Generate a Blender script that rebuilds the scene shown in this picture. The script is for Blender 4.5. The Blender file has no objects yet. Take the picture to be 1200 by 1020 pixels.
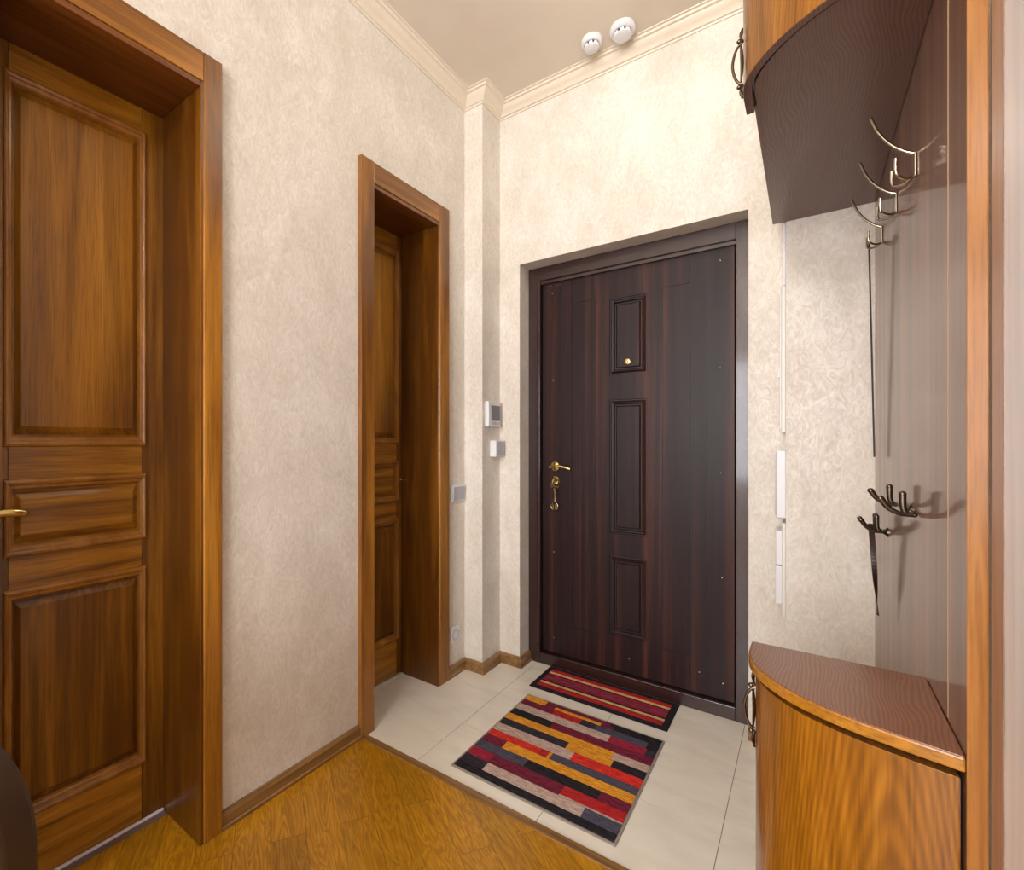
import bpy, bmesh, math, random
from mathutils import Vector, Matrix
random.seed(7)
PI = math.pi
col = bpy.context.scene.collection
scene = bpy.context.scene

# ---------------------------------------------------------------- materials
def lin(r, g, b):
    def f(c):
        c /= 255.0
        return c / 12.92 if c <= .04045 else ((c + .055) / 1.055) ** 2.4
    return (f(r), f(g), f(b), 1.0)

class NT:
    def __init__(s, name):
        s.m = bpy.data.materials.new(name); s.m.use_nodes = True
        s.t = s.m.node_tree; s.t.nodes.clear()
        s.out = s.n('ShaderNodeOutputMaterial')
        s.b = s.n('ShaderNodeBsdfPrincipled')
        s.l(s.b.outputs[0], s.out.inputs[0])
        s.tc = s.n('ShaderNodeTexCoord')
    def n(s, t, **k):
        o = s.t.nodes.new(t)
        for a, v in k.items(): setattr(o, a, v)
        return o
    def l(s, a, b): s.t.links.new(a, b)
    def mapping(s, scale=(1, 1, 1), rot=(0, 0, 0), loc=(0, 0, 0), src=None):
        m = s.n('ShaderNodeMapping')
        m.inputs['Scale'].default_value = scale; m.inputs['Rotation'].default_value = rot
        m.inputs['Location'].default_value = loc
        s.l(src or s.tc.outputs['Object'], m.inputs[0]); return m.outputs[0]
    def noise(s, vec, scale=5, detail=4, rough=.5, dist=0):
        n = s.n('ShaderNodeTexNoise'); s.l(vec, n.inputs['Vector'])
        n.inputs['Scale'].default_value = scale; n.inputs['Detail'].default_value = detail
        n.inputs['Roughness'].default_value = rough; n.inputs['Distortion'].default_value = dist
        return n.outputs[0]
    def ramp(s, fac, stops, interp='LINEAR'):
        r = s.n('ShaderNodeValToRGB'); r.color_ramp.interpolation = interp
        e = r.color_ramp.elements
        while len(e) < len(stops): e.new(.5)
        for i, (p, c) in enumerate(stops):
            e[i].position = p; e[i].color = c
        s.l(fac, r.inputs[0]); return r.outputs[0]
    def math(s, op, a, b=0.0):
        m = s.n('ShaderNodeMath', operation=op)
        for i, v in enumerate((a, b)):
            if isinstance(v, (int, float)): m.inputs[i].default_value = v
            else: s.l(v, m.inputs[i])
        return m.outputs[0]
    def mix(s, fac, a, b, mode='MIX'):
        m = s.n('ShaderNodeMixRGB', blend_type=mode)
        for i, v in enumerate((fac, a, b)):
            if isinstance(v, (int, float)): m.inputs[i].default_value = v
            elif isinstance(v, tuple): m.inputs[i].default_value = v
            else: s.l(v, m.inputs[i])
        return m.outputs[0]
    def bump(s, h, strength=.2, dist=.002):
        b = s.n('ShaderNodeBump'); b.inputs['Strength'].default_value = strength
        b.inputs['Distance'].default_value = dist
        s.l(h, b.inputs['Height']); s.l(b.outputs[0], s.b.inputs['Normal'])
    def set(s, **k):
        for a, v in k.items():
            i = s.b.inputs[a.replace('_', ' ')]
            if isinstance(v, (int, float, tuple)): i.default_value = v
            else: s.l(v, i)
        return s.m

def G(v): return (v, v, v, 1)

def plain(name, c, rough=.5, metal=0, coat=0, spec=.5):
    t = NT(name)
    n = t.noise(t.mapping(), 40, 3)
    cc = t.mix(t.math('MULTIPLY', n, .12), c, (c[0] * .7, c[1] * .7, c[2] * .7, 1))
    return t.set(Base_Color=cc, Roughness=rough, Metallic=metal, Coat_Weight=coat, Specular_IOR_Level=spec)

def wood(name, dark, mid, light, axis='Z', across=9, along=.5, rough=.32, coat=.25, dist=1.2, pores=.5,
         stave=None, stave_w=.08, rings=0, seed=0, stave_amt=.3, coat_rough=.15, cath=None):
    """grain running along one axis"""
    t = NT(name)
    ai = 'XYZ'.index(axis)
    sc = [across] * 3; sc[ai] = along
    v = t.mapping(tuple(sc), loc=(seed, seed * 1.7, seed * .6))
    n = t.noise(v, 2.2, 7, .6, dist)
    if rings:
        sc2 = [across * .25] * 3; sc2[ai] = along * .8
        v2 = t.mapping(tuple(sc2), loc=(seed * 2, 1 + seed, seed))
        big = t.noise(v2, 1.4, 2, .4, .3)
        w = t.math('SINE', t.math('MULTIPLY', big, rings))
        w = t.math('ADD', t.math('MULTIPLY', w, .5), .5)
        n = t.math('ADD', t.math('MULTIPLY', n, .6), t.math('MULTIPLY', w, .4))
    if cath:      # nested arches of flat-sawn veneer
        sx = t.n('ShaderNodeSeparateXYZ'); t.l(t.tc.outputs['Object'], sx.inputs[0])
        q = t.math('POWER', t.math('ABSOLUTE', t.math('MULTIPLY', t.math('ADD', sx.outputs[0], .04 - cath[0]), cath[1])), 1.7)
        wv = t.noise(t.mapping((3, 3, .8)), 2, 2, .5)
        a = t.math('ADD', t.math('ADD', t.math('MULTIPLY', q, 13), t.math('MULTIPLY', sx.outputs[2], 85)), t.math('MULTIPLY', wv, 22))
        w = t.math('ADD', t.math('MULTIPLY', t.math('SINE', a), .5), .5)
        n = t.math('ADD', t.math('MULTIPLY', n, .87), t.math('MULTIPLY', w, .13))
    c = t.ramp(n, [(.28, dark), (.5, mid), (.74, light)])
    sp = [170] * 3; sp[ai] = 5
    p = t.noise(t.mapping(tuple(sp)), 1.5, 3, .6)
    pm = t.ramp(p, [(.36, G(1 - pores * .6)), (.52, G(1))])
    c = t.mix(1.0, c, pm, 'MULTIPLY')
    if stave:
        sx = t.n('ShaderNodeSeparateXYZ'); t.l(t.tc.outputs['Object'], sx.inputs[0])
        fl = t.math('FLOOR', t.math('MULTIPLY', t.math('ADD', sx.outputs['XYZ'.index(stave)], 10 + seed), 1 / stave_w))
        wn = t.n('ShaderNodeTexWhiteNoise', noise_dimensions='1D'); t.l(fl, wn.inputs['W'])
        a = t.math('ADD', t.math('MULTIPLY', wn.outputs['Value'], stave_amt), 1 - stave_amt / 2)
        cc = t.n('ShaderNodeCombineXYZ')
        for i in range(3): t.l(a, cc.inputs[i])
        c = t.mix(1.0, c, cc.outputs[0], 'MULTIPLY')
    t.bump(p, .12, .0006)
    return t.set(Base_Color=c, Roughness=rough, Coat_Weight=coat, Coat_Roughness=coat_rough)

M = {}
# cherry stained solid wood of the interior doors
DK, MD, LT = lin(102, 60, 6), lin(168, 112, 24), lin(206, 148, 54)
M['door_v'] = wood('door_wood_vertical', DK, MD, LT, 'Z', 8, .35, stave='Y', stave_w=.043, stave_amt=.34, rings=9)
M['door_h'] = wood('door_wood_horizontal', DK, MD, LT, 'Y', 8, .5, seed=3)
M['mould'] = wood('door_moulding_wood', lin(130, 82, 28), lin(156, 104, 40), lin(180, 126, 56), 'Z', 4, 1.5, rough=.25, coat=.5, seed=5, pores=.1)
M['casing_v'] = wood('casing_wood_vertical', lin(114, 68, 14), lin(160, 104, 28), lin(190, 132, 48), 'Z', 12, .5, rings=14, seed=2, rough=.38)
M['casing_h'] = wood('casing_wood_horizontal', lin(114, 68, 14), lin(160, 104, 28), lin(190, 132, 48), 'Y', 12, .5, rings=14, seed=4, rough=.38)
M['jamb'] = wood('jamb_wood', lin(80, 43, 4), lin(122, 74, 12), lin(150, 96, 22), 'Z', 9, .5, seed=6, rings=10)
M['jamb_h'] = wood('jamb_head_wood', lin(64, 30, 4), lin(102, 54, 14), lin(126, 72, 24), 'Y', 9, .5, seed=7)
M['base'] = wood('baseboard_wood', lin(104, 72, 34), lin(138, 100, 56), lin(160, 122, 76), 'Y', 16, .8, seed=8, rough=.4)
M['base_x'] = wood('baseboard_wood_cross', lin(104, 72, 34), lin(138, 100, 56), lin(160, 122, 76), 'X', 16, .8, seed=8, rough=.4)
# hallstand: orange front wood and greyish brown veneer
M['orange'] = wood('hallstand_front_wood', lin(104, 60, 6), lin(142, 88, 13), lin(172, 114, 32), 'Z', 13, .8, cath=(.10, 24), rings=0, seed=9, rough=.3, coat=.4, pores=.35)
M['orange_edge'] = wood('hallstand_edge_wood', lin(130, 78, 26), lin(160, 104, 42), lin(184, 130, 64), 'Z', 14, .6, seed=10, rough=.35, coat=.3, pores=.4)
M['orange_rim'] = wood('hallstand_rim_wood', lin(138, 88, 18), lin(170, 114, 32), lin(200, 144, 58), 'X', 10, .8, seed=11, rough=.3, coat=.4)

def veneer(name, dark, light, axis='Z', rough=.3, wavy=True, coat=.6):
    t = NT(name)
    if wavy:
        v = t.mapping((1, .42, 1))
        nz = t.noise(v, 4.2, 3, .5)
        sx = t.n('ShaderNodeSeparateXYZ'); t.l(t.tc.outputs['Object'], sx.inputs[0])
        a = t.math('ADD', t.math('MULTIPLY', sx.outputs[0], 1050), t.math('MULTIPLY', nz, 150))
        w = t.math('ADD', t.math('MULTIPLY', t.math('SINE', a), .5), .5)
        g = t.noise(t.mapping((40, 9, 40)), 3, 5, .6)
        w = t.math('ADD', t.math('MULTIPLY', w, .5), t.math('MULTIPLY', g, .5))
        c = t.ramp(w, [(.05, dark), (.95, light)])
    else:
        g = t.noise(t.mapping((9, 9, .2)), 2.0, 5, .6, .4)
        c = t.ramp(g, [(.3, dark), (.7, light)])
        p = t.noise(t.mapping((260, 260, 14)), 1.4, 2)
        c = t.mix(1.0, c, t.ramp(p, [(.35, G(.8)), (.55, G(1))]), 'MULTIPLY')
    return t.set(Base_Color=c, Roughness=rough, Coat_Weight=coat, Coat_Roughness=.09)
M['top'] = veneer('brown_wavy_veneer', lin(70, 36, 25), lin(118, 70, 48), coat=.2)
M['bench'] = veneer('warm_wavy_veneer', lin(98, 54, 32), lin(146, 94, 62), coat=.3)
M['panel'] = veneer('grey_brown_veneer', lin(90, 58, 42), lin(150, 107, 82), wavy=False, rough=.45, coat=.6)

def wallpaper(name, c1, c2, c3):
    t = NT(name)
    v = t.mapping((1, 1, .55))
    n1 = t.noise(v, 34, 5, .6, 3.2)
    n2 = t.noise(t.mapping((1, 1, .6)), 7, 3, .5, .6)
    m = t.math('ADD', t.math('MULTIPLY', n1, .6), t.math('MULTIPLY', n2, .4))
    c = t.ramp(m, [(.36, c1), (.5, c2), (.63, c3)])
    t.bump(n1, .12, .001)
    r = t.ramp(n1, [(.35, G(.62)), (.65, G(.38))])
    return t.set(Base_Color=c, Roughness=r, Specular_IOR_Level=.5)
M['paper'] = wallpaper('cream_wallpaper', lin(206, 197, 184), lin(218, 210, 199), lin(230, 224, 215))

t = NT('ceiling_paint')
n = t.noise(t.mapping(), 3, 3)
M['ceiling'] = t.set(Base_Color=t.ramp(n, [(.3, lin(214, 202, 186)), (.7, lin(222, 212, 197))]), Roughness=.45)
M['crown'] = plain('crown_plaster', lin(226, 214, 196), .4)

# tiles
t = NT('cream_floor_tile')
n = t.noise(t.mapping((1, 3, 1)), 5, 5, .6, .5)
M['tile'] = t.set(Base_Color=t.ramp(n, [(.3, lin(226, 218, 203)), (.7, lin(238, 231, 218))]), Roughness=.16, Specular_IOR_Level=.5)
M['grout'] = plain('tile_grout', lin(128, 116, 98), .8)

# diagonal oak planks
t = NT('oak_parquet')
ang = math.radians(33)
v = t.mapping((1, 1, 1), rot=(0, 0, ang))
bk = t.n('ShaderNodeTexBrick'); t.l(v, bk.inputs['Vector'])
bk.inputs['Scale'].default_value = 1; bk.inputs['Brick Width'].default_value = .62
bk.inputs['Row Height'].default_value = .098; bk.inputs['Mortar Size'].default_value = .0006
bk.inputs['Mortar Smooth'].default_value = .2; bk.offset = .37
bk.inputs['Color1'].default_value = G(.1); bk.inputs['Color2'].default_value = G(.9); bk.inputs['Mortar'].default_value = G(.5)
cmb = t.n('ShaderNodeVectorMath', operation='ADD'); t.l(v, cmb.inputs[0])
sc = t.n('ShaderNodeVectorMath', operation='SCALE'); t.l(bk.outputs['Color'], sc.inputs[0]); sc.inputs['Scale'].default_value = 3.0
t.l(sc.outputs[0], cmb.inputs[1])
g = t.noise(t.mapping((2.2, 15, 1), src=cmb.outputs[0]), 1.6, 3, .45, .5)
rg = t.math('ADD', t.math('MULTIPLY', t.math('SINE', t.math('MULTIPLY', g, 80)), .5), .5)
fine = t.noise(t.mapping((9, 150, 1), src=cmb.outputs[0]), 1.6, 5, .7)
w = t.math('ADD', t.math('MULTIPLY', rg, .22), t.math('MULTIPLY', fine, .78))
c = t.ramp(w, [(.25, lin(138, 92, 16)), (.5, lin(172, 118, 14)), (.75, lin(196, 142, 30))])
c = t.mix(1.0, c, t.ramp(bk.outputs['Color'], [(0, G(.78)), (1, G(1.12))]), 'MULTIPLY')
c = t.mix(bk.outputs['Fac'], c, lin(84, 50, 12))
t.bump(fine, .12, .0006)
M['oak'] = t.set(Base_Color=c, Roughness=.34, Coat_Weight=.25, Coat_Roughness=.2)

# steel entrance door, dark laminate
t = NT('entrance_door_laminate')
n = t.noise(t.mapping((13, 1, .22)), 1.5, 4, .55, .5)
f = t.noise(t.mapping((150, 1, 3.5)), 1.4, 4, .7)
w = t.math('ADD', t.math('MULTIPLY', n, .72), t.math('MULTIPLY', f, .28))
c = t.ramp(w, [(.34, lin(22, 10, 12)), (.52, lin(36, 19, 20)), (.68, lin(78, 39, 29))])
t.bump(f, .2, .0008)
M['lam'] = t.set(Base_Color=c, Roughness=.42, Specular_IOR_Level=.28)
M['lam_gap'] = plain('entrance_door_groove', lin(22, 13, 16), .5)
t = NT('hammered_brown_enamel')
n = t.noise(t.mapping(), 330, 2, .5)
t.bump(n, .55, .002)
M['hammer'] = t.set(Base_Color=lin(50, 29, 27), Roughness=.22, Coat_Weight=.5, Coat_Roughness=.1, Metallic=.15)

M['brass'] = plain('polished_brass', lin(214, 190, 128), .18, 1)
M['steel'] = plain('brushed_nickel', lin(196, 188, 170), .2, 1)
M['bronze'] = plain('aged_bronze', lin(112, 98, 80), .22, 1)
M['pewter'] = plain('dark_pewter', lin(108, 100, 90), .22, 1)
M['alu'] = plain('aluminium_strip', lin(226, 216, 224), .35, 0)
M['threshold_grey'] = plain('grey_threshold', lin(118, 96, 92), .4)
M['white'] = plain('white_plastic', lin(226, 226, 230), .35)
M['white_warm'] = plain('warm_white_plastic', lin(224, 222, 214), .4)
M['grey'] = plain('grey_screen', lin(112, 112, 120), .2)
M['greyp'] = plain('pale_grey_plastic', lin(178, 178, 186), .35)
M['black'] = plain('black_slot', lin(24, 22, 24), .6)
M['strap'] = plain('dark_brown_strap', lin(46, 22, 18), .4)
M['leather'] = plain('dark_brown_leather', lin(58, 34, 10), .5, 0, .0)
M['piping'] = plain('brown_piping', lin(150, 112, 62), .35)
M['dark_wood'] = plain('dark_leg_wood', lin(46, 26, 14), .4)
M['fitting'] = plain('carcass_dark_gap', lin(40, 20, 8), .6)
M['pale_line'] = plain('pale_tan', lin(178, 146, 116), .35)
M['wstile'] = wood('wardrobe_stile_laminate', lin(124, 98, 84), lin(146, 118, 104), lin(164, 138, 126), 'Z', 9, .4, rough=.3, coat=.4, seed=14)
t = NT('satin_mirror_foil')
n = t.noise(t.mapping((1, 20, .7)), 3, 3, .5)
M['foil'] = t.set(Base_Color=t.ramp(n, [(.3, lin(226, 226, 230)), (.7, lin(240, 240, 243))]), Roughness=.3, Metallic=.1)
M['rubber'] = plain('grey_rug_binding', lin(142, 134, 124), .7)

def rugmat(name, c):
    t = NT(name)
    n = t.noise(t.mapping(), 300, 2, .6)
    n2 = t.noise(t.mapping((1, 7, 1)), 38, 3, .6)
    cc = t.mix(t.ramp(n, [(.35, G(0)), (.65, G(.85))]), c, (c[0] * .4, c[1] * .4, c[2] * .4, 1))
    cc = t.mix(t.ramp(n2, [(.4, G(0)), (.65, G(.8))]), cc, (min(1, c[0] * 1.5 + .02), min(1, c[1] * 1.5 + .02), min(1, c[2] * 1.5 + .02), 1))
    t.bump(n, .8, .003)
    return t.set(Base_Color=cc, Roughness=.95, Specular_IOR_Level=.15)
RUG = {'O': rugmat('rug_amber', lin(226, 148, 40)), 'M': rugmat('rug_maroon', lin(110, 28, 52)), 'R': rugmat('rug_red', lin(172, 34, 36)),
       'B': rugmat('rug_scarlet', lin(206, 48, 36)), 'D': rugmat('rug_charcoal', lin(50, 42, 52)), 'G': rugmat('rug_taupe', lin(190, 164, 152)),
       'S': rugmat('rug_slate', lin(74, 72, 88)), 'P': rugmat('rug_peach', lin(232, 172, 116)), 'K': rugmat('rug_black', lin(34, 28, 34)),
       'W': rugmat('rug_crimson', lin(150, 34, 58))}

# ---------------------------------------------------------------- geometry helpers
ORG = {}
def empty(name, loc, label=None, cat=None, group=None, kind=None):
    o = bpy.data.objects.new(name, None); col.objects.link(o); o.location = loc
    o.empty_display_size = .05
    ORG[o] = Vector(loc)
    tag(o, label, cat, group, kind); return o
def tag(o, label=None, cat=None, group=None, kind=None):
    if label: o['label'] = label
    if cat: o['category'] = cat
    if group: o['group'] = group
    if kind: o['kind'] = kind
    return o
def obj(name, bm, mat, parent=None, smooth=False, bevel=0, seg=2, label=None):
    """vertices are given in world coordinates; children take their root's origin"""
    bmesh.ops.recalc_face_normals(bm, faces=bm.faces[:])
    org = ORG.get(parent, Vector((0, 0, 0)))
    if org.length: bmesh.ops.translate(bm, verts=bm.verts[:], vec=-org)
    me = bpy.data.meshes.new(name); bm.to_mesh(me); bm.free()
    for m in (mat if isinstance(mat, (list, tuple)) else [mat]): me.materials.append(m)
    o = bpy.data.objects.new(name, me); col.objects.link(o)
    if parent: o.parent = parent; ORG[o] = org
    if smooth:
        me.shade_smooth()
        try: me.set_sharp_from_angle(angle=math.radians(40))
        except Exception: pass
    if bevel:
        b = o.modifiers.new('bevel', 'BEVEL'); b.width = bevel; b.segments = seg; b.limit_method = 'ANGLE'
    if label: o['label'] = label
    return o
def structure(name, bm, mat, **k):
    o = obj(name, bm, mat, **k); o['kind'] = 'structure'; return o

def box(bm, x0, x1, y0, y1, z0, z1):
    v = [bm.verts.new((x, y, z)) for x in (x0, x1) for y in (y0, y1) for z in (z0, z1)]
    for f in ((0, 1, 3, 2), (4, 6, 7, 5), (0, 4, 5, 1), (2, 3, 7, 6), (0, 2, 6, 4), (1, 5, 7, 3)):
        bm.faces.new([v[i] for i in f])
    return bm
def B(*a): return box(bmesh.new(), *a)
def prism(bm, pts, z0, z1):
    lo = [bm.verts.new((x, y, z0)) for x, y in pts]; hi = [bm.verts.new((x, y, z1)) for x, y in pts]
    n = len(pts); bm.faces.new(lo); bm.faces.new(hi[::-1])
    for i in range(n): bm.faces.new((lo[i], lo[(i + 1) % n], hi[(i + 1) % n], hi[i]))
    return bm
def tube(bm, pts, r, n=12):
    pts = [Vector(p) for p in pts]
    rs = r if isinstance(r, (list, tuple)) else [r] * len(pts)
    rings = []; up = None
    for i, p in enumerate(pts):
        d = (pts[min(i + 1, len(pts) - 1)] - pts[max(i - 1, 0)]).normalized()
        if up is None: up = Vector((0, 0, 1)) if abs(d.z) < .9 else Vector((0, 1, 0))
        a = (up - d * up.dot(d)).normalized(); up = a; b = d.cross(a)
        rings.append([bm.verts.new(p + (a * math.cos(2 * PI * k / n) + b * math.sin(2 * PI * k / n)) * rs[i]) for k in range(n)])
    for A, C in zip(rings, rings[1:]):
        for k in range(n): bm.faces.new((A[k], A[(k + 1) % n], C[(k + 1) % n], C[k]))
    bm.faces.new(rings[0]); bm.faces.new(rings[-1][::-1])
    return bm
def catmull(P, n=8):
    P = [Vector(p) for p in P]; Q = [P[0] * 2 - P[1]] + P + [P[-1] * 2 - P[-2]]; out = []
    for i in range(1, len(Q) - 2):
        a, b, c, d = Q[i - 1:i + 3]
        for k in range(n):
            t = k / n
            out.append(.5 * ((2 * b) + (c - a) * t + (2 * a - 5 * b + 4 * c - d) * t * t + (3 * b - a - 3 * c + d) * t ** 3))
    out.append(P[-1]); return out
def lathe(bm, c, prof, axis='Z', n=32):
    """prof: (r, h) along the axis from centre c"""
    c = Vector(c); rings = []
    for r, h in prof:
        ring = []
        for k in range(n):
            a = 2 * PI * k / n; p, q = r * math.cos(a), r * math.sin(a)
            v = {'Z': (p, q, h), 'X': (h, p, q), 'Y': (p, h, q)}[axis]
            ring.append(bm.verts.new(c + Vector(v)))
        rings.append(ring)
    for A, C in zip(rings, rings[1:]):
        for k in range(n): bm.faces.new((A[k], A[(k + 1) % n], C[(k + 1) % n], C[k]))
    bm.faces.new(rings[0]); bm.faces.new(rings[-1][::-1]); return bm
def ringpanel(bm, mp, a0, a1, b0, b1, prof, bs=1.0, cap=True, sel=None):
    """concentric rectangles: prof = (inset, height); mp maps (a, b, h) to a world point"""
    rs = []
    for ins, h in prof:
        i, j = ins, ins * bs
        rs.append([bm.verts.new(mp(a, b, h)) for a, b in ((a0 + i, b0 + j), (a1 - i, b0 + j), (a1 - i, b1 - j), (a0 + i, b1 - j))])
    for A, C in zip(rs, rs[1:]):
        for k in range(4): bm.faces.new((A[k], A[(k + 1) % 4], C[(k + 1) % 4], C[k]))
    if cap: bm.faces.new(rs[-1])
    return bm
def sphere(bm, c, r, sz=(1, 1, 1), n=16):
    bmesh.ops.create_uvsphere(bm, u_segments=n, v_segments=max(8, n // 2), radius=r,
                              matrix=Matrix.Translation(c) @ Matrix.Diagonal((*sz, 1)))
    return bm

# ---------------------------------------------------------------- key dimensions
H = 1.15
XL = -1.398; XC = -1.378; XD = -1.615          # left wall, casing face, wooden door face
YC = 2.008; XK = -1.291; YB = 2.177            # corner pier and entrance wall
NX0, NX1, NZ = -1.174, -.180, 2.045            # door niche
YR = 2.02; XR = -.057                          # nearer wall right of the entrance
ZC = 2.87
XP, XP2 = .175, .195                           # hallstand side board
BY = -2.6; RX = 1.7

# ---------------------------------------------------------------- shell
bm = bmesh.new()
WL = (XL - .30, XL)
box(bm, *WL, BY, .225, 0, ZC)
box(bm, *WL, .225, .690, 2.172, ZC)
box(bm, *WL, .690, 1.345, 0, ZC)
box(bm, *WL, 1.345, 1.783, 2.172, ZC)
box(bm, *WL, 1.783, YC, 0, ZC)
structure('wall_left', bm, M['paper'])
bm = B(XL - .30, XK, YC, YB + .3, 0, ZC)
structure('wall_corner', bm, M['paper'])
bm = bmesh.new()
box(bm, XK, NX0, YB, YB + .3, 0, ZC)
box(bm, NX0, NX1, YB, YB + .3, NZ, ZC)
box(bm, NX1, RX + .2, YB, YB + .3, 0, ZC)
structure('wall_back', bm, M['paper'])
structure('wall_front', B(XL - .3, RX + .2, BY - .2, BY, 0, ZC), M['paper'])
bm = B(XR, RX + .2, YR, YB, 0, ZC); structure('wall_niche', bm, M['paper'])
structure('wall_right', B(RX, RX + .2, BY, YR, 0, ZC), M['paper'])
structure('ceiling', B(XL - .3, RX + .2, BY - .2, YB + .3, ZC, ZC + .1), M['ceiling'])
structure('floor', B(XL - .3, RX + .2, BY - .2, 1.293, -.06, 0), M['oak'])
# tiled part: grout bed with individual tiles set in
bm = bmesh.new()
gx = [-2.055, -1.590, -1.125, -.658, -.200, .262, .725, 1.19, 1.655, 2.1]
gy = [1.317, 1.602, 1.890, 2.180, 2.47]
box(bm, XL - .3, RX + .2, 1.293, YB + .3, -.06, -.0015)
for f in bm.faces: f.material_index = 1
for i in range(len(gx) - 1):
    for j in range(len(gy) - 1):
        x0, x1 = max(gx[i], XL - .29), min(gx[i + 1], RX + .19)
        if x1 <= x0: continue
        n0 = len(bm.faces)
        box(bm, x0 + .0011, x1 - .0011, gy[j] + .0011, gy[j + 1] - .0011, -.004, 0)
structure('floor_tiles', bm, [M['tile'], M['grout']])
structure('trim_1', B(XL + .002, RX, 1.288, 1.317, -.003, .004), M['base_x'], bevel=.002)   # strip between oak and tiles

# crown moulding following the wall line
def sweep(bm, path, prof):
    """path: xy points, prof: (offset to the right-hand inside, z); mitred"""
    n = len(path); rings = []
    for i, p in enumerate(path):
        p = Vector(p)
        d0 = (p - Vector(path[i - 1])).normalized() if i else None
        d1 = (Vector(path[i + 1]) - p).normalized() if i < n - 1 else None
        if d0 is None: d0 = d1
        if d1 is None: d1 = d0
        n0 = Vector((d0.y, -d0.x)); n1 = Vector((d1.y, -d1.x))
        m = (n0 + n1); m = m / m.length_squared * 2 if m.length > 1e-6 else n0
        rings.append([bm.verts.new((p.x + m.x * o, p.y + m.y * o, z)) for o, z in prof])
    k = len(prof)
    for A, C in zip(rings, rings[1:]):
        for j in range(k): bm.faces.new((A[j], A[(j + 1) % k], C[(j + 1) % k], C[j]))
    bm.faces.new(rings[0]); bm.faces.new(rings[-1][::-1]); return bm
zc = 2.817
prof = [(-.004, zc), (.006, zc), (.008, zc + .006), (.016, zc + .008), (.020, zc + .014), (.034, zc + .022), (.046, zc + .034),
        (.050, zc + .041), (.060, zc + .043), (.064, zc + .049), (.074, zc + .050), (.076, ZC + .002), (-.004, ZC + .002)]
path = [(XL, BY), (XL, YC), (XK, YC), (XK, YB), (XR, YB), (XR, YR), (RX, YR), (RX, BY), (XL, BY)]
structure('trim_2', sweep(bmesh.new(), path, prof), M['crown'], smooth=True)

# baseboards
zb, pb = .0505, .020
bprof = [(-.003, 0), (pb, 0), (pb, .010), (pb - .004, .013), (pb - .005, zb - .010), (pb - .012, zb), (-.003, zb)]
structure('baseboard_left', sweep(bmesh.new(), [(XL, .738), (XL, 1.291)], bprof), M['base'])
b1 = sweep(bmesh.new(), [(XL, 1.853), (XL, YC), (XK, YC), (XK, YB), (NX0, YB), (NX0, 2.272)], bprof)
structure('baseboard_corner', b1, M['base'])
structure('baseboard_right', sweep(bmesh.new(), [(NX1, YB), (XR, YB), (XR, YR), (XP - .002, YR)], bprof), M['base_x'])
structure('baseboard_front', sweep(bmesh.new(), [(XL, BY), (XL, .170)], bprof), M['base'])

# ---------------------------------------------------------------- interior wooden doors
MOULD = [(0, -.001), (.002, .008), (.006, .010), (.010, .008), (.0115, .004), (.0165, .003), (.0185, -.001), (.021, -.010)]
def wooden_door(name, y0, y1, near, far, sp, leaf, pan, label):
    """y0,y1 clear opening; leaf (y0,y1); pan (y0,y1) of the moulded panels"""
    r = empty(name, (XD, (y0 + y1) / 2, 0), label, None, None, 'structure')
    mp = lambda a, b, h: (XD + h, a, b)
    zs = [(.177, .773), (.854, 1.053), (1.133, 2.083)]
    # leaf: stiles and rails
    lf = bmesh.new()
    for a, b in ((leaf[0], pan[0] + .010), (pan[1] - .010, leaf[1])): box(lf, XD - .040, XD, a, b, .008, 2.17)
    o = obj('stile', lf, M['door_v'], r, bevel=.0008)
    lf = bmesh.new()
    prev = .008
    e = .010 * 1.5
    for z0, z1 in zs + [(2.168, 2.3)]:
        box(lf, XD - .040, XD - .0004, pan[0] + .011, pan[1] - .011, prev, min(z0 + e if z0 < 2.1 else 2.168, 2.168)); prev = z1 - e
    obj('rail', lf, M['door_h'], r, bevel=.0008)
    for z0, z1 in zs:
        mo = ringpanel(bmesh.new(), mp, pan[0], pan[1], z0, z1, MOULD, 1.5, cap=False)
        obj('moulding', mo, M['mould'], r, bevel=.0006)
        pn = ringpanel(bmesh.new(), mp, pan[0] + .020, pan[1] - .020, z0 + .030, z1 - .030,
                       [(0, -.012), (.003, -.0115), (.015, -.001), (.0155, 0)], 1.5)
        obj('raised_panel', pn, M['door_h'] if z1 - z0 < .3 else M['door_v'], r)
    # lining
    jb = bmesh.new()
    box(jb, XD - .05, XC - .003, y0 - .02, y0, 0, 2.17); box(jb, XD - .05, XC - .003, y1, y1 + .013, 0, 2.17)
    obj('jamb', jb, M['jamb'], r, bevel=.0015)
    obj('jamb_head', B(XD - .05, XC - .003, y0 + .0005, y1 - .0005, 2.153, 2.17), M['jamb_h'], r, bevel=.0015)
    for a, b in ((near[0], near[1]), (far[0], far[1])):
        obj('casing', B(XL + .0005, XC, a, b, 0, 2.255), M['casing_v'], r, bevel=.0025)
    obj('casing_head', B(XL + .0005, XC - .0008, near[1], far[0], 2.172, 2.2545), M['casing_h'], r, bevel=.0025)
    return r
d1 = wooden_door('door_1', .235, .674, (.170, .222), (.684, .738), None, (.237, .680), (.302, .626),
                 'near cherry wood door with three raised panels at the left edge')
d2 = wooden_door('door_2', 1.357, 1.770, (1.285, 1.355), (1.780, 1.853), None, (1.359, 1.80), (1.415, 1.748),
                 'narrow cherry wood door in a deep frame beside the corner')
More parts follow.
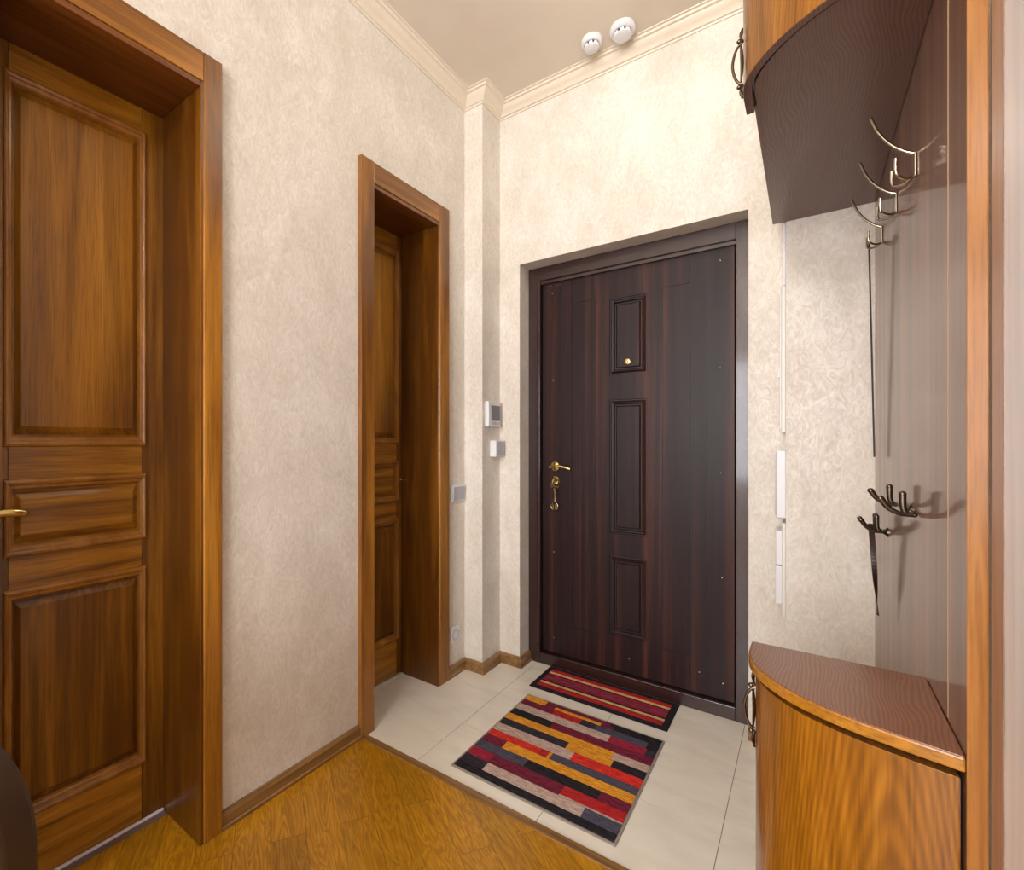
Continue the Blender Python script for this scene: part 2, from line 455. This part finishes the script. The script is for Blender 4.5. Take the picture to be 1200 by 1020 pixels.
# dim rooms never seen behind the leaves: the leaves close the openings
for d, y0, y1 in ((d1, .235, .674), (d2, 1.357, 1.79)):
    pass
ts_ = obj('threshold_strip', B(XD + .002, XD + .032, .2355, .6735, 0, .004), M['threshold_grey'], d1, bevel=.0015, label='grey threshold strip')
obj('ridge', B(XD + .003, XD + .013, .2357, .6733, .003, .011), M['alu'], ts_, bevel=.003, label='bright metal ridge')
obj('threshold_strip', B(XD + .002, XD + .018, 1.3575, 1.7695, 0, .005), M['white_warm'], d2, bevel=.002, label='narrow pale sealing strip')
# lever handle of door_1
hb = lathe(bmesh.new(), (XD - .001, .262, .972), [(.026, 0), (.026, .006), (.020, .010), (.010, .012), (.010, .045)], 'X', 28)
hr = obj('door_handle', hb, M['brass'], d1, smooth=True, label='brass lever handle')
lv = catmull([(XD + .045, .250, .972), (XD + .052, .275, .974), (XD + .053, .305, .9745), (XD + .052, .330, .971), (XD + .050, .343, .968)], 6)
n_ = len(lv)
obj('lever', tube(bmesh.new(), lv, [.008 + .003 * math.sin(PI * min(1, i / n_ * 1.1)) - (.006 * max(0, (i / n_ - .8) / .2)) for i in range(n_)], 14), M['brass'], hr, smooth=True)
# knob and lock of door_2
kb = lathe(bmesh.new(), (XD - .001, 1.776, .953), [(.016, 0), (.016, .005), (.007, .008), (.007, .024), (.013, .028), (.015, .034), (.012, .041), (.004, .043)], 'X', 24)
obj('door_knob', kb, M['brass'], d2, smooth=True, label='round brass door knob')
kb = lathe(bmesh.new(), (XD - .001, 1.776, .857), [(.014, 0), (.014, .005), (.010, .007), (.003, .008)], 'X', 24)
box(kb, XD + .005, XD + .022, 1.773, 1.779, .848, .868)
obj('turn_latch', kb, M['brass'], d2, smooth=True, label='small brass turn latch')

# ---------------------------------------------------------------- entrance door
YF, YL = 2.272, 2.300
e = empty('door_3', ((NX0 + NX1) / 2, YF, 0), 'dark brown steel entrance door with raised panels and brass handle', None, None, 'structure')
fr = bmesh.new()
box(fr, NX0 + .001, -1.110, YF, YB + .29, .0, NZ - .001)
box(fr, -.232, NX1 - .001, YF, YB + .29, .0, NZ - .001)
box(fr, -1.110, -.232, YF + .0005, YB + .29, 1.975, NZ - .001)
obj('frame', fr, M['hammer'], e, bevel=.002)
obj('frame_lip', B(-1.109, -.233, YF + .012, YF + .035, 1.958, 1.975), M['hammer'], e, bevel=.001)
obj('sill', B(-1.1095, -.2325, YF + .0005, YB + .29, 0, .056), M['hammer'], e, bevel=.003)
mp = lambda a, b, h: (a, YL - h, b)
lf = bmesh.new()
LX0, LX1, LZ0, LZ1 = -1.104, -.240, .062, 1.965
box(lf, LX0, LX1, YL + .004, YB + .28, LZ0, LZ1)
obj('leaf_core', lf, M['lam_gap'], e)
lf = bmesh.new(); g = .002
def slab(a, b, c, d): box(lf, a + g, b - g, YL, YL + .0045, c, d)
slab(LX0 - g, -1.004, LZ0, LZ1); slab(-1.004, -.943, LZ0, LZ1); slab(-.404, -.341, LZ0, LZ1); slab(-.341, LX1 + g, LZ0, LZ1)
def rect(a, b, c, d): box(lf, a, b, YL, YL + .0045, c, d)
zA, zB = .215, 1.835
rect(-.943 + g, -.825 - g, zA + g, zB - g); rect(-.517 + g, -.404 - g, zA + g, zB - g)
rect(-.943 + g, -.825 + g, zB + g, LZ1); rect(-.943 + g, -.825 + g, LZ0, zA - g)
rect(-.517 - g, -.404 - g, zB + g, LZ1); rect(-.517 - g, -.404 - g, LZ0, zA - g)
PX0, PX1 = -.757, -.585
PZ = [(.229, .602), (.709, 1.344), (1.462, 1.824)]
rect(-.825 + g, PX0, LZ0, LZ1); rect(PX1, -.517 - g, LZ0, LZ1)
pz = LZ0
for z0, z1 in PZ: rect(PX0, PX1, pz, z0); pz = z1
rect(PX0, PX1, pz, LZ1)
leaf = obj('leaf', lf, M['lam'], e)
for z0, z1 in PZ:
    p = ringpanel(bmesh.new(), mp, PX0, PX1, z0, z1, [(0, 0), (.003, -.006), (.006, -.005), (.014, .007), (.019, .006), (.025, -.005), (.029, -.004), (.035, .002)])
    obj('pressed_panel', p, M['lam'], e)
obj('peephole', lathe(bmesh.new(), (-.673, YL - .0015, 1.519), [(.0135, .004), (.0135, -.002), (.010, -.004), (.003, -.003)], 'Y', 24), M['brass'], e, smooth=True, label='small round brass peephole')
for x, z in ((-.292, 1.909), (-.292, 1.457), (-.289, 1.012), (-.285, .571), (-.282, .128), (-1.053, 1.907), (-1.048, 1.461), (-1.046, .578), (-1.044, .138), (-.667, .128), (-.372, .150)):
    obj('screw', lathe(bmesh.new(), (x, YL - .0002, z), [(.005, .001), (.005, -.001), (.002, -.0022)], 'Y', 12), M['bronze'], e, smooth=True)
for x in (-1.07, -1.055, -1.025, -1.01):
    obj('screw', lathe(bmesh.new(), (x, YL - .0002, 1.945), [(.003, .001), (.002, -.001)], 'Y', 8), M['steel'], e)
hb = lathe(bmesh.new(), (-1.036, YL, 1.018), [(.024, 0), (.024, -.006), (.018, -.010), (.010, -.012), (.010, -.040)], 'Y', 28)
hr = obj('door_handle', hb, M['brass'], e, smooth=True, label='brass lever handle')
lv = catmull([(-1.046, YL - .044, 1.016), (-1.020, YL - .052, 1.020), (-.990, YL - .052, 1.021), (-.960, YL - .050, 1.016), (-.936, YL - .047, 1.008)], 6)
obj('lever', tube(bmesh.new(), lv, [.0085 - .002 * i / len(lv) for i in range(len(lv))], 14), M['brass'], hr, smooth=True)
es = bmesh.new(); 
for k_, (rr, hh) in enumerate(((.0, .0),)):
    pr = [(.0275, .001), (.0275, -.004), (.0245, -.006), (.0215, -.004), (.018, -.003), (.006, -.004)]
    lathe(es, (0, 0, 0), pr, 'Y', 36)
    bmesh.ops.transform(es, matrix=Matrix.Translation((-1.034, YL, .935)) @ Matrix.Diagonal((.84, 1, 1.22, 1)), verts=es.verts[:])
es = obj('lock_plate', es, M['brass'], e, smooth=True, label='oval brass lock plate')
obj('lock_cylinder', lathe(bmesh.new(), (-1.034, YL - .004, .930), [(.012, 0), (.012, -.008), (.009, -.010)], 'Y', 20), M['bronze'], es, smooth=True)
# key ring hanging from the lock
k = empty('key_ring', (-1.034, YL - .02, .80), 'bunch of keys hanging from the lock of the dark entrance door', 'keys')
kb = bmesh.new()
box(kb, -1.0365, -1.0335, YL - .034, YL - .012, .925, .935)
lathe(kb, (-1.035, YL - .038, .925), [(.014, .0015), (.014, -.0015)], 'Y', 20)
obj('inserted_key', kb, M['brass'], k)
obj('key_shaft', tube(bmesh.new(), [(-1.030, YL - .030, .915), (-1.029, YL - .018, .895), (-1.030, YL - .012, .860), (-1.032, YL - .012, .838)], [.011, .008, .006, .006], 10), M['steel'], k, smooth=True)
rg = bmesh.new()
pts = [(-1.034 + .018 * math.cos(a), YL - .012, .815 + .019 * math.sin(a)) for a in [2 * PI * i / 24 for i in range(25)]]
tube(rg, pts, .0035, 8); obj('ring', rg, M['bronze'], k, smooth=True)
fb = bmesh.new()
for dx, a in ((-.008, .3), (.004, -.2), (.009, .5)):
    box(fb, -1.034 + dx - .003, -1.034 + dx + .003, YL - .016, YL - .008, .797, .828)
obj('spare_key', fb, M['brass'], k, bevel=.001)

# ---------------------------------------------------------------- rugs
def stripe_rug(name, x0, x1, y0, y1, rows, edge, edgemat, label, cat, gy=None, h=.006, corner=None):
    r = empty(name, ((x0 + x1) / 2, (y0 + y1) / 2, 0), label, cat)
    bb = bmesh.new(); box(bb, x0, x1, y0, y1, 0, h - .001)
    obj('binding', bb, edgemat, r, bevel=.002)
    bm = bmesh.new()
    box(bm, x0 + edge, x1 - edge, y0 + edge, y1 - edge, h - .003, h - .0006)
    for f in bm.faces: f.material_index = list(RUG).index('K')
    mats = [RUG[c] for c in RUG]; keys = list(RUG)
    X0, X1, Y0, Y1 = x0 + edge, x1 - edge, y0 + edge, y1 - edge
    tot = sum(w for w, _ in rows); t = 0
    for w, segs in rows:
        ya = Y1 - (Y1 - Y0) * t / tot; t += w; yb = Y1 - (Y1 - Y0) * t / tot
        p = 0
        for c, q in segs:
            xa, xb = X0 + (X1 - X0) * p, X0 + (X1 - X0) * q; p = q
            n0 = len(bm.faces)
            N = 26
            hh = h + random.uniform(0, .0012)
            box(bm, xa, xb, yb + .0011, ya - .0011, h - .003, hh)
            bm.faces.ensure_lookup_table()
            for f in bm.faces[n0:]: f.material_index = keys.index(c)
    obj('pile', bm, mats, r)
    return r
big = [(.5, [('O', .17), ('M', .66), ('K', 1)]), (.4, [('O', .17), ('M', .25), ('O', .60), ('M', .69), ('K', 1)]),
       (.9, [('M', .26), ('R', .47), ('D', .58), ('S', .93), ('K', 1)]),
       (1, [('G', .70), ('W', .94), ('D', 1)]),
       (1, [('K', .32), ('M', 1)]),
       (.95, [('O', .78), ('G', 1)]),
       (.9, [('D', .50), ('O', .80), ('K', 1)]),
       (1.1, [('G', .57), ('B', 1)]),
       (.85, [('B', .38), ('R', .44), ('O', .46), ('S', 1)]),
       (1, [('M', .16), ('O', 1)]),
       (1, [('S', .36), ('K', .83), ('M', 1)]),
       (1, [('W', .16), ('M', .64), ('R', 1)]),
       (.15, [('W', .16), ('M', .64), ('G', 1)]),
       (1, [('D', .17), ('G', .80), ('S', 1)]),
       (.7, [('K', 1)])]
stripe_rug('doormat', -1.012, -.433, 1.368, 1.957, big, .008, M['rubber'],
           'large doormat of broken amber, maroon, red, taupe and charcoal stripes', 'doormat')
small = [(.15, [('R', 1)]), (.09, [('P', 1)]), (.05, [('K', 1)]), (.15, [('W', 1)]), (.035, [('S', 1)]), (.15, [('W', 1)]),
         (.05, [('K', 1)]), (.09, [('P', 1)]), (.03, [('K', 1)]), (.14, [('R', 1)])]
stripe_rug('doormat', -1.046, -.441, 2.030, 2.266, small, .026, RUG['K'],
           'small doormat with long red and peach stripes and black border at the sill', 'doormat')

# ---------------------------------------------------------------- small wall fittings
t_ = empty('intercom_handset', (XK + .001, 2.09, 1.22), 'white video intercom with grey screen on the corner pier', 'intercom')
obj('housing', B(XK + .0005, XK + .024, 2.028, 2.148, 1.218, 1.346), M['white'], t_, bevel=.005)
obj('screen', B(XK + .0235, XK + .0255, 2.052, 2.137, 1.254, 1.326), M['grey'], t_, bevel=.0005, label='grey screen')
obj('button', B(XK + .0235, XK + .026, 2.118, 2.134, 1.230, 1.244), M['greyp'], t_, bevel=.001)
obj('speaker_bar', B(XK + .0235, XK + .0248, 2.056, 2.108, 1.229, 1.245), M['greyp'], t_, bevel=.0005)
t_ = empty('doorbell_chime', (XK + .001, 2.12, 1.06), 'small white box on the corner pier under the intercom', 'doorbell chime')
obj('housing', B(XK + .0005, XK + .036, 2.078, 2.165, 1.068, 1.150), M['white'], t_, bevel=.003)
obj('front_grille', B(XK + .0355, XK + .038, 2.086, 2.158, 1.074, 1.144), M['greyp'], t_, bevel=.001)
t_ = empty('light_switch', (XL + .001, 1.94, .85), 'white double light switch left of the corner pier', 'light switch')
obj('frame', B(XL + .0005, XL + .009, 1.886, 1.999, .848, .930), M['white'], t_, bevel=.002)
for a in (1.897, 1.944): obj('rocker', B(XL + .008, XL + .013, a, a + .045, .857, .921), M['greyp'], t_, bevel=.0015)
t_ = empty('wall_socket', (XL + .001, 1.92, .156), 'white power socket low on the wall above the baseboard', 'socket')
obj('frame', B(XL + .0005, XL + .009, 1.878, 1.955, .156, .234), M['white'], t_, bevel=.002)
s_ = lathe(bmesh.new(), (XL + .0085, 1.917, .195), [(.026, 0), (.026, .002), (.021, .002), (.019, -.001)], 'X', 24)
obj('socket_face', s_, M['greyp'], t_, smooth=True)
s_ = bmesh.new()
for dy in (-.009, .009): lathe(s_, (XL + .0065, 1.917 + dy, .195), [(.0028, 0), (.0028, .0018)], 'X', 10)
obj('pin_hole', s_, M['black'], t_)

def detector(x, y, s, label):
    r = empty('smoke_detector', (x, y, ZC), label, 'smoke detector', 'smoke detectors on the ceiling')
    obj('base', lathe(bmesh.new(), (x, y, ZC), [(.050 * s, .001), (.050 * s, -.006), (.047 * s, -.009)], 'Z', 40), M['white_warm'], r, smooth=True)
    obj('body', lathe(bmesh.new(), (x, y, ZC - .008), [(.044 * s, 0), (.051 * s, -.002), (.051 * s, -.008), (.046 * s, -.013), (.037 * s, -.015), (.034 * s, -.011)], 'Z', 40), M['white'], r, smooth=True)
    sl = bmesh.new()
    lathe(sl, (x, y, ZC - .023), [(.031 * s, 0), (.031 * s, -.011)], 'Z', 30)
    obj('sensor_gap', sl, M['black'], r)
    fb = bmesh.new()
    for k in range(8):
        a = 2 * PI * k / 8 + .2
        q = bmesh.new(); box(q, .026 * s, .0345 * s, -.0085 * s, .0085 * s, -.012, 0)
        bmesh.ops.transform(q, matrix=Matrix.Translation((x, y, ZC - .023)) @ Matrix.Rotation(a, 4, 'Z'), verts=q.verts[:])
        me = bpy.data.meshes.new('t'); q.to_mesh(me); q.free(); fb.from_mesh(me); bpy.data.meshes.remove(me)
    obj('rib', fb, M['white'], r, bevel=.001)
    obj('cap', lathe(bmesh.new(), (x, y, ZC - .034), [(.035 * s, .0005), (.035 * s, -.004), (.028 * s, -.006), (.01 * s, -.007)], 'Z', 30), M['white'], r, smooth=True)
detector(-.616, 2.036, 1.0, 'right smoke detector on the ceiling, the larger of the two')
detector(-.742, 2.020, .86, 'left smoke detector on the ceiling, the smaller of the two')

# white boxes on the side of the nearer wall, seen edge on
def side_box(name, label, cat, y0, y1, p, z0, z1, mat=None):
    r = empty(name, (XR, (y0 + y1) / 2, z0), label, cat)
    obj('housing', B(XR - p, XR - .0005, y0, y1, z0, z1), mat or M['white'], r, bevel=.003)
    return r
r = side_box('fuse_box', 'tall thin white fuse box cover seen edge on beside the grey wall strip', 'fuse box', 2.036, 2.150, .014, 1.176, 1.690, M['white_warm'])
obj('door', B(XR - .019, XR - .0135, 2.046, 2.140, 1.19, 1.66), M['white'], r, bevel=.002)
obj('latch', B(XR - .025, XR - .0185, 2.05, 2.062, 1.372, 1.412), M['white'], r, bevel=.002)
side_box('cable_duct', 'slim white cable duct rising from the fuse box to the cupboard', 'cable duct', 2.040, 2.058, .010, 1.691, 2.30)
r = side_box('junction_box', 'white plastic box on the wall edge, below the fuse box', 'junction box', 2.045, 2.14, .028, .878, 1.116)
obj('lid', B(XR - .0315, XR - .0275, 2.050, 2.135, .885, 1.109), M['greyp'], r, bevel=.001)
r = side_box('control_panel', 'lowest white panel on the wall edge, stepped in two layers', 'wall panel', 2.036, 2.150, .012, .533, .862, M['white_warm'])
obj('cover', B(XR - .030, XR - .0115, 2.048, 2.14, .712, .833), M['white'], r, bevel=.002)
obj('cover', B(XR - .031, XR - .0115, 2.048, 2.14, .575, .708), M['white'], r, bevel=.002)

# ---------------------------------------------------------------- hallstand
def offset(pts, d):
    out = []
    for i, p in enumerate(pts):
        a = pts[max(i - 1, 0)]; b = pts[min(i + 1, len(pts) - 1)]
        t = (Vector(b) - Vector(a)).normalized(); n = Vector((-t.y, t.x))   # to the left of travel
        out.append((p[0] + n.x * d, p[1] + n.y * d))
    return out
def curve2(pts, n=8): return [(v.x, v.y) for v in catmull([(x, y, 0) for x, y in pts], n)]
def shell(bm, out, inn, z0, z1): return prism(bm, list(out) + list(inn)[::-1], z0, z1)

lowc = curve2([(-.0946, 1.2146), (-.0946, 1.150), (-.086, 1.104), (-.066, 1.062), (-.0300, 1.018), (.012, .988), (.0600, .9665), (.115, .951), (XP - .0005, .938)])
# shoe cabinet
c = empty('shoe_cabinet', (.04, 1.1, 0), 'low corner cabinet with brown curved top and orange wood door', 'cabinet')
ZT = .72
tp = lowc + [(XP - .0005, 1.2146)]
rim = prism(bmesh.new(), [(p[0], p[1]) for p in tp], ZT - .022, ZT - .0016)
obj('top_rim', rim, M['orange_rim'], c, bevel=.003, label='orange wood front edge of the top')
ins = offset(lowc, .0015)
obj('top', prism(bmesh.new(), [(min(p[0], XP - .001), min(p[1], 1.213)) for p in ins] + [(XP - .001, 1.213)], ZT - .003, ZT), M['bench'], c, bevel=.001, label='dark brown veneered top')
din = offset(lowc, .012); din2 = offset(lowc, .030)
def clip(pts, x=XP - .004): return [(min(p[0], x), p[1]) for p in pts]
dd = shell(bmesh.new(), clip(din), clip(din2), .06, ZT - .036)
door = obj('door', dd, M['orange'], c, smooth=True, bevel=.0025, label='curved orange wood door')
cc = offset(lowc, .036)
obj('carcass', prism(bmesh.new(), clip(cc) + [(XP - .004, 1.205)], 0.0, ZT - .0225), M['fitting'], c)
def bow_handle(parent, x, y, z, ax, ay, half, plate):
    """bow handle; (ax, ay) outward normal"""
    ax, ay = Vector((ax, ay)).normalized()
    P = lambda o, zz: (x + ax * o, y + ay * o, z + zz)
    b = bmesh.new()
    pl = catmull([P(.001, plate), P(.0035, plate * .8), P(.001, plate * .6), P(.004, half * 1.15), P(.0015, 0), P(.004, -half * 1.15), P(.001, -plate * .6), P(.0035, -plate * .8), P(.001, -plate)], 4)
    tube(b, pl, [.0016 + .002 * abs(math.sin(i * .5)) for i in range(len(pl))], 8)
    root = obj('handle', b, M['bronze'], parent, smooth=True, label='antique brass bow handle')
    bw = catmull([P(.001, half), P(.007, half * .93), P(.0145, half * .6), P(.019, 0), P(.0145, -half * .6), P(.007, -half * .93), P(.001, -half)], 5)
    obj('bow', tube(bmesh.new(), bw, .0028, 10), M['bronze'], root, smooth=True)
    for s in (1, -1): obj('finial', sphere(bmesh.new(), P(.007, s * half * 1.12), .0048, n=12), M['bronze'], root, smooth=True)
bow_handle(door, -.0835, 1.150, .607, -1, -.12, .041, .078)

# wall cabinet above
upc = curve2([(-.1110, 1.298), (-.1105, 1.218), (-.1028, 1.177), (-.0833, 1.139), (-.0452, 1.092), (.005, 1.054), (.0617, 1.025), (.1234, 1.003), (XP - .0005, .989)])
w = empty('hanging_cabinet', (.04, 1.2, 1.90), 'curved orange wood cabinet hung high above the coat hooks', 'cabinet')
ZU = 1.901
dd = shell(bmesh.new(), clip(upc), clip(offset(upc, .016)), ZU + .0015, 2.50)
udoor = obj('door', dd, M['orange'], w, smooth=True, label='curved orange wood door')
dd = shell(bmesh.new(), clip(offset(upc, .0006)), clip(offset(upc, .0154)), ZU, ZU + .0014)
obj('door_edge', dd, M['top'], udoor, label='dark brown lower edge of the door')
ui = clip(offset(upc, .0215), XP - .001)
XU = -.0945
ui = [(max(p[0], XU), p[1]) for p in ui]
body = [(XU, YR - .001)] + [(XU, 1.282)] + [p for p in ui if p[1] < 1.28] + [(XP - .001, YR - .001)]
obj('underside', prism(bmesh.new(), body, 1.9045, 1.922), M['top'], w, label='dark brown veneered underside')
uc = clip(offset(upc, .0166), XP - .001)
ub = [(XU + .002, YR - .001), (XU + .002, 1.2975)] + uc[1:] + [(XP - .001, YR - .001)]
obj('carcass', prism(bmesh.new(), ub, 1.9225, 2.50), M['top'], w)
bow_handle(udoor, -.1075, 1.180, 1.945, -1, -.08, .043, .074)

# side board with hooks
s = empty('coat_rack', (XP, 1.4, 0), 'tall grey brown board with orange front edge and metal coat hooks', 'coat rack')
obj('board', B(XP, XP2, .9395, YR - .001, 0, 2.50), M['panel'], s, label='grey brown veneered board')
obj('edge_strip', B(XP - .0005, XP2, .936, .9395, 0, 2.50), M['orange_edge'], s, bevel=.0008, label='orange wood front edge')
obj('pale_strip', B(XP - .0006, XP + .001, 1.044, 1.0465, .725, 1.90), M['pale_line'], s)  # thin vertical strip, paler than the board around it

def long_hook(y, z, tip):
    b = B(XP - .0035, XP - .0002, y - .008, y + .008, z - .050, z - .002)
    h = obj('coat_hook', b, M['steel'], s, bevel=.0015, label='polished double coat hook with one long curved arm')
    x = XP - .003
    arm = catmull([(x, y, z - .003), (x - .014, y + .001, z + .006), (x - .034, y + .004, z + .028), (x - .052, y + .008, z + .060), (x - .064, y + .012, z + .098)], 6)
    n = len(arm)
    obj('long_arm', tube(bmesh.new(), arm, [.0036 - .0008 * i / n for i in range(n)], 12), M['steel'], h, smooth=True)
    for sy in (-1, 1):
        pr = catmull([(x, y, z - .048), (x - .012, y + sy * .012, z - .054), (x - .026, y + sy * .024, z - .050), (x - .030, y + sy * .027, z - .040), (x - .030, y + sy * .028, z - .016)], 6)
        obj('prong', tube(bmesh.new(), pr, .0028, 10), M['steel'], h, smooth=True)
    return h
long_hook(1.310, 1.722, 0); long_hook(1.560, 1.745, 0); long_hook(1.830, 1.762, 0)
def fork(h, x0, y, z):
    up = catmull([(x0, y, z), (x0 - .010, y, z + .002), (x0 - .016, y, z + .012), (x0 - .017, y, z + .040)], 6)
    ot = catmull([(x0, y, z), (x0 - .022, y - .004, z + .002), (x0 - .038, y - .006, z + .012), (x0 - .050, y - .008, z + .030)], 6)
    for q, e1 in ((up, 1), (ot, 1)):
        n = len(q); m = sphere(bmesh.new(), q[0], .0046, n=12); tube(m, q, [.0042 + .0018 * i / n for i in range(n)], 12) if e1 else tube(bmesh.new(), q, .004, 12)
        sphere(m, q[-1], .0062, n=12)
        obj('prong', m, M['pewter'], h, smooth=True)
def short_hook(y, z, forks):
    b = lathe(bmesh.new(), (XP - .0002, y, z), [(.013, 0), (.013, -.003), (.008, -.005), (.005, -.010)], 'X', 20)
    h = obj('coat_hook', b, M['pewter'], s, smooth=True, label='dark metal coat hook with upright and forward prongs')
    for dy in forks:
        obj('arm', tube(bmesh.new(), [(XP - .002, y, z), (XP - .006, y + dy * .5, z), (XP - .008, y + dy, z)], .0042, 10), M['pewter'], h, smooth=True)
        fork(h, XP - .006, y + dy, z)
    return h
short_hook(1.36, 1.005, (-.075, .11)); short_hook(1.72, .905, (.0,.03))

# straps hanging from hooks
def strap(name, label, cat, pts, widths, th=.0016, mat=None, ydir=(0, 1)):
    """flat band through pts, width measured along a direction given per point (angle)"""
    b = bmesh.new(); rings = []
    for (x, y, z), (wd, a) in zip(pts, widths):
        d = Vector((math.cos(a), math.sin(a), 0)); n = Vector((-d.y, d.x, 0)); p = Vector((x, y, z))
        rings.append([b.verts.new(p + d * wd / 2 * i + n * th / 2 * j) for i, j in ((1, 1), (-1, 1), (-1, -1), (1, -1))])
    for A, C in zip(rings, rings[1:]):
        for k in range(4): b.faces.new((A[k], A[(k + 1) % 4], C[(k + 1) % 4], C[k]))
    b.faces.new(rings[0]); b.faces.new(rings[-1][::-1])
    o = obj(name, b, mat or M['strap'], smooth=False); tag(o, label, cat); return o
n = 24
xs = XP - .034
pts = []; wd = []
for i in range(n + 1):
    q = i / n
    pts.append((xs + .014 * q, 1.722, .925 - .245 * q)); wd.append((.013 - .006 * q * q, -.5 + 2.6 * q * q))
strap('strap', 'dark brown strap with a twisted end hanging from the lower hook', 'strap', pts, wd)
pts = []; wd = []
for i in range(7):
    q = i / 6
    pts.append((XP - .0275 + .012 * q, 1.858, 1.738 - .600 * q * 1.06)); wd.append((.007, 1.4))
strap('cord', 'long black cord hanging straight from the farthest long hook', 'cord', pts, wd, .004, M['black'])

# wardrobe right beside the camera
wd_ = empty('wardrobe', (.5, .2, 0), 'wardrobe with pale satin sliding door at the right edge', 'wardrobe')
obj('body', B(XP2 + .012, .78, -.55, .930, 0, 2.50), M['wstile'], wd_)
obj('stile', B(XP2 + .001, XP2 + .011, .885, .9345, 0, 2.50), M['wstile'], wd_, bevel=.001, label='brown laminate door stile')
obj('sliding_panel', B(XP2 + .003, XP2 + .011, -.54, .885, 0, 2.50), M['foil'], wd_, label='pale satin sliding door panel')

# ---------------------------------------------------------------- chair at the lower left corner
ya = math.radians(36.37)
co, si = math.cos(ya), math.sin(ya)
def cw(l, d, z): return Vector((-si * d + co * l, co * d + si * l, z))
ch = empty('chair', cw(-.75, .42, 0), 'dark leather chair with rounded backrest at the lower left edge', 'chair')
def frame_pts(l0, l1, z0, z1, r, n=10):
    pts = [(l0, z0), (l1, z0)]
    for k in range(n + 1):
        a = PI / 2 * k / n; pts.append((l1 - r[0] + r[0] * math.cos(a), z1 - r[1] + r[1] * math.sin(a)))
    for k in range(n + 1):
        a = PI / 2 + PI / 2 * k / n; pts.append((l0 + r[0] + r[0] * math.cos(a), z1 - r[1] + r[1] * math.sin(a)))
    return pts
fp = frame_pts(-1.00, -.540, .36, .790, (.13, .17))
b = bmesh.new()
def cprism(b, pts, d0, d1):
    A = [b.verts.new(cw(l, d0, z)) for l, z in pts]; C = [b.verts.new(cw(l, d1, z)) for l, z in pts]
    b.faces.new(A); b.faces.new(C[::-1]); n = len(pts)
    for i in range(n): b.faces.new((A[i], A[(i + 1) % n], C[(i + 1) % n], C[i]))
cprism(b, fp, .575, .635)
obj('backrest', b, M['leather'], ch, smooth=True, bevel=.012, seg=4)
fp2 = frame_pts(-.985, -.556, .37, .775, (.122, .162))
obj('piping', tube(bmesh.new(), [cw(l, .575, z) for l, z in fp2[1:]], .0022, 8), M['piping'], ch, smooth=True, label='lighter brown piping along the backrest edge')
b = bmesh.new(); q = [(-.98, .38), (-.53, .38), (-.53, .46), (-.98, .46)]
cprism(b, q, .17, .574)
obj('seat', b, M['leather'], ch, bevel=.02, seg=4)
for l, d in ((-.955, .20), (-.555, .20), (-.955, .60), (-.555, .60)):
    obj('leg', tube(bmesh.new(), [cw(l, d, .0), cw(l, d, .385)], [.014, .020], 12), M['dark_wood'], ch, smooth=True)

# ---------------------------------------------------------------- lamps and daylight
def emis(name, c, s):
    m = bpy.data.materials.new(name); m.use_nodes = True; t = m.node_tree; t.nodes.clear()
    e_ = t.nodes.new('ShaderNodeEmission'); o_ = t.nodes.new('ShaderNodeOutputMaterial')
    e_.inputs[0].default_value = c; e_.inputs[1].default_value = s
    t.links.new(e_.outputs[0], o_.inputs[0]); return m
def lamp(x, y, z, power, label, r=.072, c=(1, .955, .88, 1)):
    L = empty('ceiling_lamp', (x, y, ZC), label, 'lamp')
    obj('canopy', lathe(bmesh.new(), (x, y, ZC), [(.05, .0005), (.05, -.012), (.02, -.022), (.008, -.024), (.008, z - ZC + r * .96)], 'Z', 28), M['brass'], L, smooth=True)
    g_ = bmesh.new(); sphere(g_, (x, y, z), r, n=28)
    obj('glass_globe', g_, emis('lamp_glass', c, power), L, smooth=True)
lamp(-.42, 1.40, 2.71, 46, 'glass globe lamp on the ceiling above the doormats')
lamp(-.30, -1.60, 2.60, 330, 'added fill lamp, a glass globe on the ceiling behind the viewer', c=(1, .95, .90, 1))  # unseen fill lamp, added to light the walls more evenly
ld = bpy.data.lights.new('window_daylight', 'AREA'); ld.shape = 'RECTANGLE'; ld.size = 1.8; ld.size_y = 1.5
ld.energy = 125; ld.color = (.92, .95, 1.0)
lo = bpy.data.objects.new('window_daylight', ld); col.objects.link(lo)
lo.location = (-.1, BY + .05, 1.40); lo.rotation_euler = (math.radians(90), 0, 0)
lo.rotation_euler = Vector((0, 1, -.02)).to_track_quat('-Z', 'Z').to_euler()
wl = bpy.data.worlds.new('world'); scene.world = wl; wl.use_nodes = True
wl.node_tree.nodes['Background'].inputs[0].default_value = (.7, .8, 1, 1)
wl.node_tree.nodes['Background'].inputs[1].default_value = .3

# ---------------------------------------------------------------- camera
cam = bpy.data.cameras.new('camera'); co_ = bpy.data.objects.new('camera', cam); col.objects.link(co_)
co_.location = (0, 0, H); co_.rotation_euler = (PI / 2, 0, math.radians(36.37))
cam.sensor_fit = 'HORIZONTAL'; cam.sensor_width = 36; cam.lens = 564.17 / 1200 * 36
cam.shift_x = (600 - 529.44) / 1200; cam.shift_y = (516.49 - 510) / 1200
cam.clip_start = .02
scene.camera = co_
scene.view_settings.view_transform = 'Standard'; scene.view_settings.look = 'None'
scene.view_settings.gamma = 1; scene.view_settings.exposure = .03
